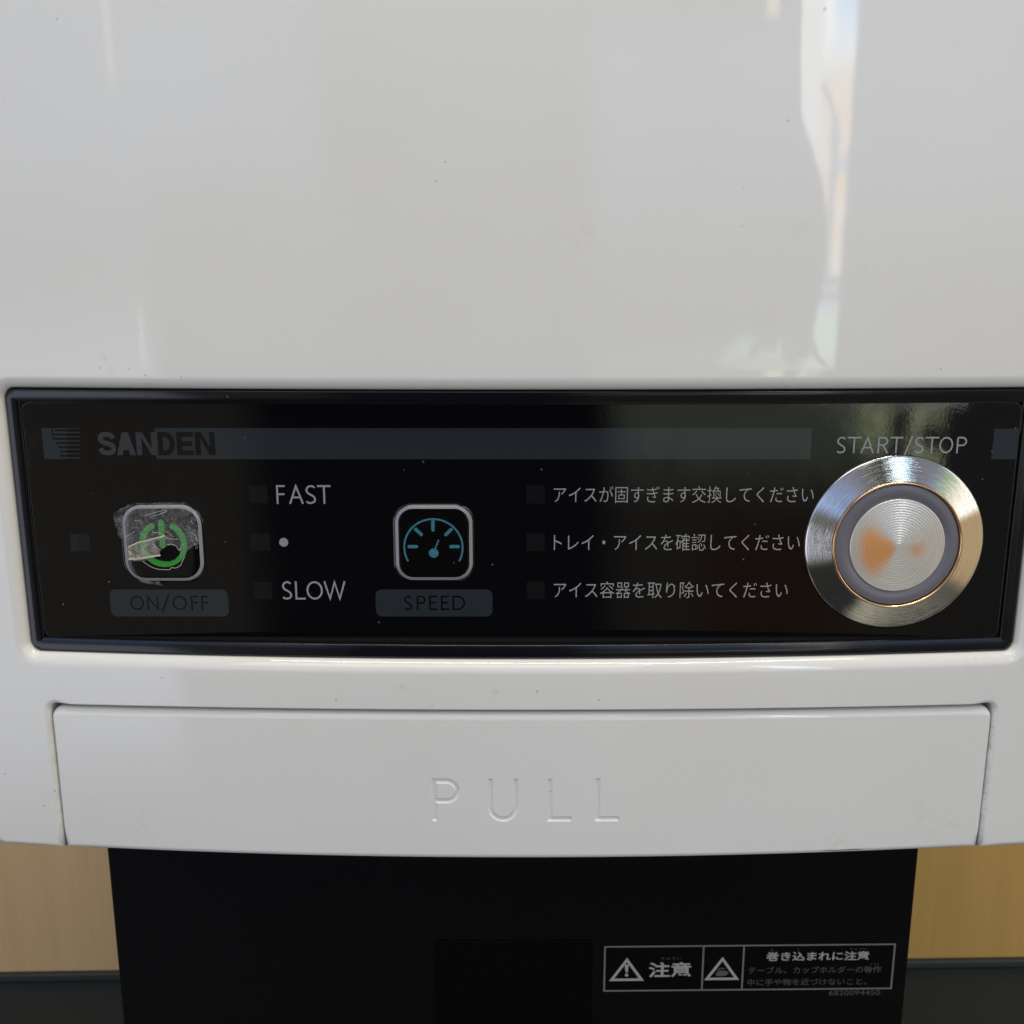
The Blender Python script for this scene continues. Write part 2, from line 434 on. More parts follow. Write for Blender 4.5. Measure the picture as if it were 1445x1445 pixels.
# drawer: curved front that carries the sunk word PULL
DX0, DX1, DZ0 = -.1359, .1417, HZ0
dz1 = notch_z(DX0)-.0012
dout = [(DX0, DZ0), (DX1, DZ0)]
rd = .0030
dout += [(DX1-rd+rd*math.cos(a), dz1-rd+rd*math.sin(a)) for a in [math.pi/2*i/6 for i in range(7)]]
for i in range(1, 60):
    x = DX1-rd-(DX1-DX0-2*rd)*i/60; dout.append((x, notch_z(x)-.0012))
dout += [(DX0+rd-rd*math.sin(a), dz1-rd+rd*math.cos(a)) for a in [math.pi/2*i/6 for i in range(7)]]
dout = densify(dout, .006)
def seg_d(p, a, b):                                            # distance to a straight stroke with square ends
    ax, az = a; bx, bz = b
    L = math.hypot(bx-ax, bz-az); ux, uz = (bx-ax)/L, (bz-az)/L
    t = (p[0]-ax)*ux+(p[1]-az)*uz; s = abs(-(p[0]-ax)*uz+(p[1]-az)*ux)
    return max(s, -t, t-L)
def arc_d(p, c, r, a0, a1):
    dx, dz = p[0]-c[0], p[1]-c[1]
    a = math.degrees(math.atan2(dz, dx)) % 360
    if a0 <= a <= a1 or a0 <= a+360 <= a1: return abs(math.hypot(dx, dz)-r)
    return min(math.hypot(dx-r*math.cos(math.radians(q)), dz-r*math.sin(math.radians(q))) for q in (a0, a1))
yb = -.0065
def D(px, py):
    v = at(px, py, yb); return (v.x, v.z)
sw = .00078
zT, zB = D(722, 1099)[1]-sw, D(722, 1159)[1]+sw
def DX(px): return at(px, 1130, yb).x
strokes = []
# P
xl, xr = DX(609)+sw, DX(649)-sw; zm = D(722, 1131)[1]+sw*.2; rP = (zT-zm)/2
strokes += [('s', (xl, zB), (xl, zT)), ('s', (xl, zT), (xr-rP, zT)), ('s', (xl, zm), (xr-rP, zm)), ('a', (xr-rP, (zT+zm)/2), rP, 270, 450)]
# U
xl, xr = DX(688.3)+sw, DX(731.2)-sw; rU = (xr-xl)/2
strokes += [('s', (xl, zB+rU), (xl, zT)), ('s', (xr, zB+rU), (xr, zT)), ('a', ((xl+xr)/2, zB+rU), rU, 180, 360)]
for a, b in ((772, 803.5), (839.5, 870.6)):
    xl, xr = DX(a)+sw, DX(b)
    strokes += [('s', (xl, zB), (xl, zT)), ('s', (xl, zB), (xr, zB))]
def groove(p):
    p = (p[0], p[1]); q = 1e9
    if not (-.026 < p[0] < .032 and zB-.003 < p[1] < zT+.003): return 0
    for s in strokes: q = min(q, (seg_d(p, s[1], s[2]) if s[0] == 's' else arc_d(p, s[1], s[2], s[3], s[4])) - sw)
    t = min(1, max(0, -q/.0006+.12)); t = t*t*(3-2*t)
    return .00046*t
gx0, gx1 = DX(604), DX(876)
extra = []
g = .00014
nxg = int((gx1-gx0)/g); nzg = int((zT-zB+.0028)/g)
for i in range(nxg+1):
    for j in range(nzg+1):
        extra.append((gx0+g*i+1e-6*(j % 2), zB-.0014+g*j))
drr = []
for x, z in dout:
    drr.append(.0020 if z < DZ0+.0003 else (.0017 if z > dz1-.004 else .0012))
drr = [.0020 if z < DZ0+.0004 else (.0023 if DX0+.003 < x < DX1-.003 else .0009+.0014*max(0, min(1, (z-dz1+.003)/.003))) for x, z in dout]
dfront = offset(dout, [-r for r in drr])
bm = bmesh.new()
rims = sheet(bm, dfront, [], extra=extra, step=.006, box_skip=(gx0-.001, gx1+.001, zB-.0024, zT+.0024), depth=groove)
prev = rims[0]; nsl = loop_normals(dout)
for k in range(1, 7):
    a = math.pi/2*k/6
    cur = [bm.verts.new((p[0]-v.x*r*(1-math.sin(a)), r*(1-math.cos(a)), p[1]-v.y*r*(1-math.sin(a)))) for p, v, r in zip(dout, nsl, drr)]
    bridge(bm, prev, cur, True); prev = cur
back = [bm.verts.new((p[0], .045, p[1])) for p in dout]; bridge(bm, prev, back, True)
bm.faces.new(back)
bend(bm)
for v in bm.verts: v.co.y += .0004
bmesh.ops.recalc_face_normals(bm, faces=bm.faces)
part('drawer', bm, M_WHITE, smooth=True, wn=True)

# ------------------------------------------------------------------ flat print on the control panel
def X(px, py, Y=YP): return at(px, py, Y).x
def Z(py, Y=YP): return at(722.5, py, Y).z
LAY = [0]
def lift(base=YP-.00003):
    LAY[0] += 1
    return base-LAY[0]*2e-7
def poly(bm, pts, y):
    f = bm.faces.new([bm.verts.new((p[0], y, p[1])) for p in pts]); f.normal_update()
    if f.normal.y > 0: f.normal_flip()
def ribbon(bm, pts, wd, y, closed=False, cap='flat'):
    n = len(pts); P = [Vector(p) for p in pts]; Ls, Rs = [], []
    for i in range(n):
        a = P[i-1] if (i or closed) else None; c = P[(i+1) % n] if (i < n-1 or closed) else None
        d1 = (P[i]-a).normalized() if a is not None else None; d2 = (c-P[i]).normalized() if c is not None else None
        d1 = d1 or d2; d2 = d2 or d1
        n1 = Vector((-d1.y, d1.x)); n2 = Vector((-d2.y, d2.x)); m = (n1+n2)
        m = m.normalized() if m.length > 1e-9 else n1
        m = m/max(.35, m.dot(n1))
        Ls.append(bm.verts.new((P[i].x+m.x*wd/2, y, P[i].y+m.y*wd/2))); Rs.append(bm.verts.new((P[i].x-m.x*wd/2, y, P[i].y-m.y*wd/2)))
    for i in range(n if closed else n-1):
        j = (i+1) % n
        f = bm.faces.new((Ls[i], Rs[i], Rs[j], Ls[j])); f.normal_update()
        if f.normal.y > 0: f.normal_flip()
    if cap == 'round':
        for k, p in ((0, P[0]), (n-1, P[-1])): disc(bm, p, wd/2, y-1e-7, 16)
def disc(bm, c, r, y, n=32):
    poly(bm, [(c[0]+r*math.cos(2*math.pi*i/n), c[1]+r*math.sin(2*math.pi*i/n)) for i in range(n)], y)
def smooth_pts(pts, n=8):
    P = [Vector(p) for p in pts]; P = [2*P[0]-P[1]]+P+[2*P[-1]-P[-2]]; out = []
    for i in range(1, len(P)-2):
        for k in range(n):
            t = k/n; a, b, c, d = P[i-1:i+3]
            out.append(.5*((2*b)+(c-a)*t+(2*a-5*b+4*c-d)*t*t+(3*b-a-3*c+d)*t**3))
    out.append(P[-2]); return [(p.x, p.y) for p in out]
S_ = smooth_pts([(.93, .90), (.74, .985), (.50, 1.0), (.22, .93), (.08, .76), (.20, .60), (.50, .49), (.82, .37), (.95, .21), (.82, .06), (.50, 0), (.24, .015), (.04, .09)])
S_ = [(min(1, max(0, a)), min(1, max(0, b))) for a, b in S_]
O_ = [(.5+.5*math.cos(2*math.pi*i/48), .5+.5*math.sin(2*math.pi*i/48)) for i in range(48)]
GL = {
 'F': [[(0, -.5), (0, 1)], [(-.5, 1), (1, 1)], [(0, .52), (.94, .52)]],
 'A': [[(0, -.5), (.5, 1.0), (1, -.5)], [(.18, .33), (.82, .33)]],
 'S': [S_],
 'T': [[(-.5, 1), (1.5, 1)], [(.5, -.5), (.5, 1)]],
 'L': [[(0, 1.5), (0, 0), (1.5, 0)]],
 'O': ['closed', O_],
 'W': [[(0, 1.5), (.26, 0), (.5, 1.0), (.74, 0), (1, 1.5)]],
 'P': [[(0, -.5), (0, 1)], [(0, 1), (.5, 1)] + [(.5+.5*math.cos(math.radians(a)), .74+.26*math.sin(math.radians(a))) for a in range(80, -91, -10)] + [(0, .48)]],
 'R': [[(0, -.5), (0, 1)], [(0, 1), (.45, 1)] + [(.45+.47*math.cos(math.radians(a)), .75+.25*math.sin(math.radians(a))) for a in range(80, -91, -10)] + [(0, .50)], [(.48, .50), (1, -.5)]],
 'E': [[(1.5, 1), (0, 1), (0, 0), (1.5, 0)], [(0, .52), (.92, .52)]],
 'D': [[(0, 0), (0, 1), (.35, 1)] + [(.35+.65*math.cos(math.radians(a)), .5+.5*math.sin(math.radians(a))) for a in range(80, -91, -10)] + [(0, 0)]],
 'N': [[(0, -.5), (0, 1.0), (1, 0), (1, 1.5)]],
 '/': [[(0, -.5), (1, 1.5)]],
}
def letters(bm, items, pt, pb, wpx, base=None, slash_extra=3):
    """items: (char, px0, px1); pt / pb: top and bottom rows in photo pixels"""
    zt_, zb_ = Z(pt), Z(pb); pm = (pt+pb)/2
    wd = X(722+wpx, pm)-X(722, pm)
    for ch, a, b in items:
        x0, x1 = X(a, pm)+wd/2, X(b, pm)-wd/2; z0, z1 = zb_+wd/2, zt_-wd/2
        if ch == '/': z0 -= wd*1.2; z1 += wd*.6
        g_ = GL[ch]; closed = g_[0] == 'closed'
        for s in (g_[1:] if closed else g_):
            def mp(t):                                          # values past 0..1 mean "to the very edge"
                u, v = t
                xx = x0-wd/2 if u < 0 else x1+wd/2 if u > 1 else x0+(x1-x0)*u
                zz = z0-wd/2 if v < 0 else z1+wd/2 if v > 1 else z0+(z1-z0)*v
                return (xx, zz)
            ribbon(bm, [mp(t) for t in s], wd, lift(), closed)
def cjk(bm, text, x0, x1, z0, z1, y, offset_=0.0, mapper=None):
    c = bpy.data.curves.new('lettering', 'FONT'); c.body = text; c.size = 1; c.offset = offset_; c.resolution_u = 3
    o = bpy.data.objects.new('lettering', c); COL.objects.link(o)
    dg = bpy.context.evaluated_depsgraph_get(); ev = o.evaluated_get(dg); me = ev.to_mesh()
    xs = [v.co.x for v in me.vertices]; ys = [v.co.y for v in me.vertices]
    a, b, c0, c1 = min(xs), max(xs), min(ys), max(ys)
    vs = []
    for v in me.vertices:
        u, t = (v.co.x-a)/(b-a), (v.co.y-c0)/(c1-c0)
        if mapper: x, z = mapper(x0+(x1-x0)*u, z0+(z1-z0)*t)
        else: x, z = x0+(x1-x0)*u, z0+(z1-z0)*t
        vs.append(bm.verts.new((x, y, z)))
    for p in me.polygons:
        try: f = bm.faces.new([vs[i] for i in p.vertices])
        except ValueError: continue
        f.normal_update()
        if f.normal.y > 0: f.normal_flip()
    ev.to_mesh_clear(); bpy.data.objects.remove(o); bpy.data.curves.remove(c)

# the panel film itself, a thin plate with rounded corners
bm = bmesh.new()
pl = rrect(PL, PR, PB, PT, .0022)
a = [bm.verts.new((p[0], YP+.0009, p[1])) for p in pl]
b = [bm.verts.new((p[0], YP+.00008, p[1])) for p in pl]
c = [bm.verts.new((p[0], YP, p[1])) for p in offset(pl, -.00010)]
bridge(bm, a, b); bridge(bm, b, c); bm.faces.new(c)
bmesh.ops.recalc_face_normals(bm, faces=bm.faces)
M_EDGE = mat('cut_film_edge', (.16, .17, .16), .15)[0]
for f in bm.faces:
    if len(f.verts) == 4 and any(abs(v.co.y-YP) < 1e-6 for v in f.verts): f.material_index = 1
    if f.normal.y > .5: f.normal_flip()
panel = part('control_panel', bm, [M_PLATE, M_EDGE], label='flat glossy black panel film printed with grey lettering and slate stripes')
def sub(name, bm, m, parent=panel, **k): return link(name, bm, m, parent, **k)

# slate stripe, its right-hand stub, and the emblem
def rect_px(bm, x0, x1, y0, y1, r=0, y=None):
    ym = (y0+y1)/2
    q = rrect(X(x0, ym), X(x1, ym), Z(y1), Z(y0), max(r, .00001), 6 if r else 1)
    poly(bm, q, y if y is not None else lift())
bm = bmesh.new(); rect_px(bm, 219.5, 1144.5, 604.3, 648); sub('stripe', bm, M_STRIPE)
bm = bmesh.new(); poly(bm, [(X(1401, 626), Z(648)), (PR-.0002, Z(648)), (PR-.0002, Z(605)), (X(1401, 626), Z(605))], lift()); sub('stripe', bm, M_STRIPE)
bm = bmesh.new()
rect_px(bm, 60.5, 74.5, 604.2, 647.8)
zs = [604.2+43.6*i/7.3 for i in range(8)]
teeth = [78, 74, 75.5, 79, 82.5, 85.5, 85]
for i, yy in enumerate(zs):
    rect_px(bm, 74.5, 95.5, yy-(.0 if i == 0 else 1.7), yy+1.7)
    rect_px(bm, 95.5, 113, yy-(.0 if i == 0 else .7), yy+.8)
    if i < 7: rect_px(bm, 74.5, teeth[i], yy+1.7, zs[i+1]-1.7)
sub('emblem', bm, M_STRIPE)

# maker's name: three letters in grey on black, three in black on the stripe
def bold(ch, x0, x1, z0, z1, sx_, sz_, bm):
    def q(*pts): poly(bm, pts, lift(YP-.00006))
    if ch == 'S': ribbon(bm, [(x0+sx_/2+(x1-x0-sx_)*u, z0+sz_/2+(z1-z0-sz_)*v) for u, v in smooth_pts([(1.0, .78), (.86, .95), (.5, 1.0), (.13, .94), (.03, .76), (.2, .6), (.55, .51), (.9, .40), (.99, .22), (.85, .05), (.5, 0), (.14, .05), (.0, .25)])], (sx_+sz_)/2, lift(YP-.00006))
    if ch == 'A':
        m = (x0+x1)/2; h = z1-z0
        q((x0, z0), (x0+sx_*1.05, z0), (x0+sx_*1.05+.27*(x1-x0)*.28, z0+h*.22), (x1-sx_*1.05-.27*(x1-x0)*.28, z0+h*.22), (x1-sx_*1.05, z0), (x1, z0), (m+sx_*.58, z1), (m-sx_*.58, z1))
    if ch == 'N':
        q((x0, z0), (x0+sx_, z0), (x0+sx_, z1), (x0, z1)); q((x1-sx_, z0), (x1, z0), (x1, z1), (x1-sx_, z1))
        q((x0+sx_*.5, z1), (x1-sx_*1.1, z0), (x1-sx_*.3, z0), (x0+sx_*1.2, z1))
    if ch == 'E':
        q((x0, z0), (x0+sx_, z0), (x0+sx_, z1), (x0, z1)); m = (z0+z1)/2
        for a_, e in ((z0, x1), (m-sz_/2, x1-.0004), (z1-sz_, x1)): q((x0+sx_*.9, a_), (e, a_), (e, a_+sz_), (x0+sx_*.9, a_+sz_))
    if ch == 'D':
        xm = x0+(x1-x0)*.42; h = (z1-z0-sz_)/2
        pts = [(x0+sx_/2, z0+sz_/2), (x0+sx_/2, z1-sz_/2), (xm, z1-sz_/2)]+[(xm+(x1-sx_/2-xm)*math.cos(math.radians(a)), (z0+z1)/2+h*math.sin(math.radians(a))) for a in range(80, -91, -10)]
        ribbon(bm, pts, (sx_+sz_)/2, lift(YP-.00006), True)
bw = X(729.6, 626)-X(722, 626); bh = bw*.86
for chs, m in (((('S', 138, 164), ('A', 164, 191), ('N', 192.5, 221.5)), M_BRAND), ((('D', 222.8, 247), ('E', 249.5, 273), ('N', 275.5, 303.5)), M_BLACKINK)):
    bm = bmesh.new()
    for ch, a, b in chs: bold(ch, X(a, 627), X(b, 627), Z(642.2), Z(609.8), bw, bh, bm)
    sub('brand_lettering', bm, m)

# words
FASTL = (('F', 390, 403.5), ('A', 407.5, 428.3), ('S', 430.3, 446.3), ('T', 447.8, 466.9))
SLOWL = (('S', 397.4, 412.6), ('L', 416.6, 431), ('O', 432.6, 455.5), ('W', 456.8, 488))
bm = bmesh.new(); letters(bm, FASTL, 684.6, 711, 2.6); sub('lettering', bm, M_TEXT)
bm = bmesh.new(); letters(bm, SLOWL, 820.2, 845.9, 2.6); sub('lettering', bm, M_TEXT)
bm = bmesh.new(); v = at(400.4, 765.2, YP); disc(bm, (v.x, v.z), .00130, lift()); sub('dot_mark', bm, M_FRAMEPRINT)
ss = [('S', 280, 345), ('T', 352, 442), ('A', 440, 530), ('R', 553, 625), ('T', 632, 718), ('/', 728, 782), ('S', 792, 858), ('T', 864, 954), ('O', 957, 1048), ('P', 1072, 1138)]
bm = bmesh.new(); letters(bm, [(ch, 1120+a/4.661, 1120+b/4.661) for ch, a, b in ss], 616.4, 639.6, 2.25); sub('lettering', bm, M_TEXT)
JT = (("アイスが固すぎます交換してください", 781.5, 1148.5, 686.0, 709.6), ("トレイ・アイスを確認してください", 781.5, 1128.8, 753.2, 777.2), ("アイス容器を取り除いてください", 781.5, 1111.8, 820.6, 844.0))
for t, a, b, c, d in JT:
    bm = bmesh.new(); ym = (c+d)/2; cjk(bm, t, X(a, ym), X(b, ym), Z(d), Z(c), lift(), -.007); sub('lettering', bm, M_JTEXT)
# pills under the buttons
for x0, x1, items in ((155.7, 322.3, [('O', 184, 203.4), ('N', 208, 224), ('/', 227, 240.5), ('O', 243.5, 264), ('F', 269.5, 281.5), ('F', 284, 296)]),
                      (530.3, 695, [('S', 569.5, 582), ('P', 588, 600.8), ('E', 605.3, 617.2), ('E', 622, 634), ('D', 638.5, 656.5)])):
    bm = bmesh.new(); rect_px(bm, x0, x1, 831.8, 869.8, .0018); pill = sub('pill_mark', bm, M_PILL)
    bm = bmesh.new(); letters(bm, items, 840.4, 861, 2.6); sub('lettering', bm, M_BLACKINK)
# lamp windows
for x0, x1, y0, y1 in ((99.5, 127, 753.2, 777.6), (351.3, 377.6, 684.8, 710), (353.9, 381, 753, 777.4), (358, 384, 821.3, 845.4), (743, 768.6, 684.6, 710.6), (743, 768.6, 752.6, 777.4), (743, 768.6, 820.6, 845)):
    bm = bmesh.new(); rect_px(bm, x0, x1, y0, y1); sub('indicator_window', bm, M_LED)

# ------------------------------------------------------------------ the two square keys: domed film in a silver outline
M_KEY = plate_black('glossy_black_key', (.002, .002, .0022), .03)
def square_key(name, x0, x1, y0, y1, rpx, lab):
    ym = (y0+y1)/2
    lp = densify(rrect(X(x0, ym), X(x1, ym), Z(y1), Z(y0), X(722+rpx, ym)-X(722, ym), 10), .003)
    wd = X(722+4.5, ym)-X(722, ym)
    bm = bmesh.new(); prev = None
    h = .0007
    for e, y in ((.0006, 0), (.0002, .15), (0, .35), (-wd*.5, .72), (-wd, .92), (-wd*1.6, 1.0)):
        cur = [bm.verts.new((p[0], YP-.00002-h*y, p[1])) for p in offset(lp, e)]
        if prev: bridge(bm, prev, cur)
        prev = cur
    c0 = Vector((sum(p[0] for p in lp)/len(lp), sum(p[1] for p in lp)/len(lp)))
    inner = offset(lp, -wd*1.6)
    for t in (.8, .6, .4, .2):
        cur = [bm.verts.new((c0.x+(p[0]-c0.x)*t, YP-.00002-h*(1+.10*(1-t*t)), c0.y+(p[1]-c0.y)*t)) for p in inner]
        bridge(bm, prev, cur); prev = cur
    bm.faces.new(prev)
    bmesh.ops.recalc_face_normals(bm, faces=bm.faces)
    if sum(f.normal.y for f in bm.faces) > 0: bmesh.ops.reverse_faces(bm, faces=bm.faces)
    key = part(name, bm, M_KEY, smooth=True, label=lab)
    bm = bmesh.new(); prev = None
    for e, y in ((0, .35), (-wd*.5, .72), (-wd, .92)):
        cur = [bm.verts.new((p[0], YP-.00006-h*y, p[1])) for p in offset(lp, e)]
        if prev: bridge(bm, prev, cur)
        prev = cur
    bmesh.ops.recalc_face_normals(bm, faces=bm.faces)
    if sum(f.normal.y for f in bm.faces) > 0: bmesh.ops.reverse_faces(bm, faces=bm.faces)
    sub('outline', bm, M_FRAMEPRINT, key, smooth=True)
    return key, c0, YP-h*1.13-.00005
speed, c0, yk = square_key('speed_key', 558.2, 666.8, 712.8, 818, 25, 'undamaged black key with teal dial symbol in a silver outline')
def kx(px): return X(520+px/7.225, 765, yk)
def kz(py): return Z(690+py/7.225, yk)
bm = bmesh.new(); cx, cz = kx(661), kz(597); R = kx(961)-kx(663)
ribbon(bm, arcpts(cx, cz, R, -29, 209, 60), R*.062, lift(yk))
for a, b in (((660, 333), (660, 418)), ((484, 410), (540, 464)), ((844, 412), (790, 466)), ((414, 587), (488, 587)), ((840, 587), (914, 587))):
    ribbon(bm, [(kx(a[0]), kz(a[1])), (kx(b[0]), kz(b[1]))], R*.115, lift(yk), cap='round')
ribbon(bm, [(kx(668), kz(640)), (kx(690), kz(580)), (kx(716), kz(518))], R*.05, lift(yk))
disc(bm, (kx(663), kz(653)), R*.165, lift(yk))
sub('dial_symbol', bm, M_TEAL, speed)

power, c0, yk = square_key('power_key', 175.3, 286.4, 712.3, 819, 28, 'black key with green power symbol under torn, peeling clear film')
def qx(px): return X(140+px/8.028, 690+600/8.028, yk)
def qz(py): return Z(690+py/8.028, yk)
bm = bmesh.new(); cx, cz = qx(724), qz(622); R = (qx(1000)-qx(456))/2; rm = R*.87
ribbon(bm, arcpts(cx, cz, rm, 119, 421, 60), R*.25, lift(yk), cap='round')
ribbon(bm, [(qx(715), qz(378)), (qx(715), qz(640))], R*.25, lift(yk), cap='round')
sub('power_symbol', bm, M_GREEN, power)
# clear film over the key, split and peeling
def film(name, tint, lo, hi, rough, wscale):
    m = bpy.data.materials.new(name); m.use_nodes = True; n = NT(m.node_tree); p = n.n['Principled BSDF']
    p.inputs['Base Color'].default_value = (*tint, 1); p.inputs['Roughness'].default_value = rough
    v = objco(n); t = noise_of(n, v, wscale, 5, .65, 1.5)
    n.l.new(n.math('ADD', n.math('MULTIPLY', n.step(t, .35, .75), hi-lo), lo), p.inputs['Alpha'])
    bump(n, p, noise_of(n, v, wscale*.6, 4, .6, 2.0), .5, .0008)
    return m
M_FILM = film('scratched_clear_film', (.44, .44, .44), .10, .34, .16, 330)
M_FLAP = film('yellowed_clear_film', (.62, .60, .46), .16, .62, .2, 420)
M_YEDGE = mat('yellowed_film_edge', (.66, .62, .42), .25)[0]
M_FEDGE = mat('torn_film_edge', (.55, .53, .50), .3)[0]
def jag(pts, amp, n=4):
    out = []
    for i, a in enumerate(pts):
        b = pts[(i+1) % len(pts)]
        for k in range(n):
            t = k/n; j = 0 if k == 0 else 1
            out.append((a[0]+(b[0]-a[0])*t+j*random.uniform(-amp, amp), a[1]+(b[1]-a[1])*t+j*random.uniform(-amp, amp)))
    return out
def fpoly(bm, pts, y, wob=0.0):
    """film patch triangulated so it can crinkle"""
    co = [Vector((qx(a), qz(b))) for a, b in pts]; n = len(co)
    xs = [c.x for c in co]; zs_ = [c.y for c in co]
    lp = [(c.x, c.y) for c in co]
    for i in range(14):
        for j in range(14):
            p = (min(xs)+(max(xs)-min(xs))*(i+.5)/14, min(zs_)+(max(zs_)-min(zs_))*(j+.5)/14)
            if inside(p, lp): co.append(Vector(p))
    rv, re, rf, *_ = delaunay_2d_cdt(co, [(i, (i+1) % n) for i in range(n)], [], 0, 1e-8)
    vs = [bm.verts.new((p.x, y-abs(noise.noise(Vector((p.x*900, p.y*900, y*500))))*wob, p.y)) for p in rv]
    for f in rf:
        c = (sum(rv[i].x for i in f)/3, sum(rv[i].y for i in f)/3)
        if inside(c, lp):
            q = bm.faces.new([vs[i] for i in f]); q.normal_update()
            if q.normal.y > 0: q.normal_flip()
yf = yk-.00012
bm = bmesh.new()                                                # what is left of the sheet: above and round the tear
sheet_pts = [(300, 330), (340, 240), (450, 196), (700, 188), (930, 192), (1040, 240), (1110, 330), (1130, 500), (1140, 620), (1080, 640), (990, 700), (960, 770), (905, 790), (900, 710), (870, 650), (800, 632), (760, 650), (700, 690), (640, 760), (560, 790), (480, 815), (380, 820), (330, 790), (310, 600)]
fpoly(bm, jag(sheet_pts, 5, 3), yf, .00012)
sub('torn_film', bm, M_FILM, power, smooth=True)
bm = bmesh.new()
fpoly(bm, jag([(178, 300), (215, 255), (300, 215), (352, 180), (420, 172), (330, 235), (285, 330), (272, 450), (280, 560), (260, 570), (205, 530), (215, 460), (190, 420)], 6, 3), YP-.0004, .00015)
fpoly(bm, jag([(270, 580), (290, 570), (310, 700), (325, 800), (300, 800), (270, 720)], 5, 3), YP-.0004, .0001)
fpoly(bm, jag([(355, 975), (420, 1020), (520, 1050), (640, 1055), (680, 1100), (600, 1095), (500, 1075), (410, 1045)], 8, 3), YP-.0004, .0001)
fpoly(bm, jag([(440, 165), (640, 160), (860, 155), (1030, 160), (900, 172), (640, 176), (450, 176)], 5, 3), YP-.0004, .0001)
fpoly(bm, jag([(1010, 400), (1060, 430), (1110, 520), (1120, 600), (1060, 620), (1010, 600), (1050, 540), (990, 450)], 10, 3), yf-.0001, .0002)
sub('film_scrap', bm, film('milky_film_scrap', (.30, .29, .30), .08, .55, .25, 380), power, smooth=True)
bm = bmesh.new()                                                # the folded-over flap
fpoly(bm, jag([(315, 665), (440, 590), (560, 562), (770, 508), (745, 540), (690, 565), (640, 600), (700, 690), (690, 742), (560, 772), (460, 795), (380, 802), (325, 770)], 6, 3), yf-.00035, .0005)
def curl(bm):                                                   # the loose end stands off the key
    for v in bm.verts:
        u = (v.co.x-qx(330))/(qx(770)-qx(330)); v.co.y -= .0013*max(0.0, u)**1.4
curl(bm)
sub('peeled_flap', bm, M_FLAP, power, smooth=True)
bm = bmesh.new()                                                # hole worn through to the dark
fpoly(bm, jag([(700, 745), (715, 690), (770, 640), (840, 628), (890, 655), (912, 710), (890, 755), (840, 800), (760, 818), (690, 800), (610, 785)], 6, 3), yf-.00003)
sub('worn_hole', bm, mat('bare_dark_hole', (.002, .002, .002), .7, spec=.1)[0], power)
bm = bmesh.new()
def thread(pts, wpx, y=yf-.0002): ribbon(bm, [(qx(a), qz(b)) for a, b in smooth_pts(pts, 6)], wpx*(qx(101)-qx(100)), lift(y))
thread([(480, 815), (520, 845), (575, 880), (640, 903), (720, 910), (780, 908), (800, 888), (850, 890), (905, 862), (920, 835), (960, 765)], 6)
thread([(770, 630), (820, 622), (870, 640), (905, 690), (925, 660)], 6)
FE = bm; bm = bmesh.new()
thread([(320, 790), (400, 788), (480, 776), (560, 762), (640, 746), (700, 736)], 22)
thread([(330, 655), (450, 600), (560, 575), (680, 540), (770, 512)], 14)
thread([(335, 700), (352, 722), (345, 745)], 16); thread([(370, 782), (395, 788)], 26)
curl(bm); sub('flap_edge', bm, M_YEDGE, power); bm = FE
thread([(540, 300), (640, 270), (740, 245), (800, 240)], 4)
thread([(640, 310), (720, 280), (800, 250)], 5)
thread([(310, 540), (380, 500), (420, 480)], 4)
thread([(600, 615), (650, 660), (690, 690)], 5)
thread([(610, 485), (690, 495), (740, 520), (800, 560), (900, 565)], 5)
thread([(760, 470), (800, 500), (850, 540)], 4)
thread([(420, 355), (480, 360), (500, 400)], 4)
for _ in range(26):
    a, b = random.gauss(700, 150), random.gauss(520, 110); an = random.uniform(-.9, .5); L = random.uniform(15, 60)
    thread([(a, b), (a+L*.5*math.cos(an), b+L*.5*math.sin(an)+random.uniform(-4, 4)), (a+L*math.cos(an), b+L*math.sin(an))], random.uniform(1.5, 3.0))
for _ in range(12):
    a, b = random.gauss(1070, 30), random.gauss(530, 50); L = random.uniform(10, 35)
    thread([(a, b), (a+L*.4, b+L*.5), (a+L*.6, b+L)], random.uniform(3, 7))
sub('film_crease', bm, M_FEDGE, power)

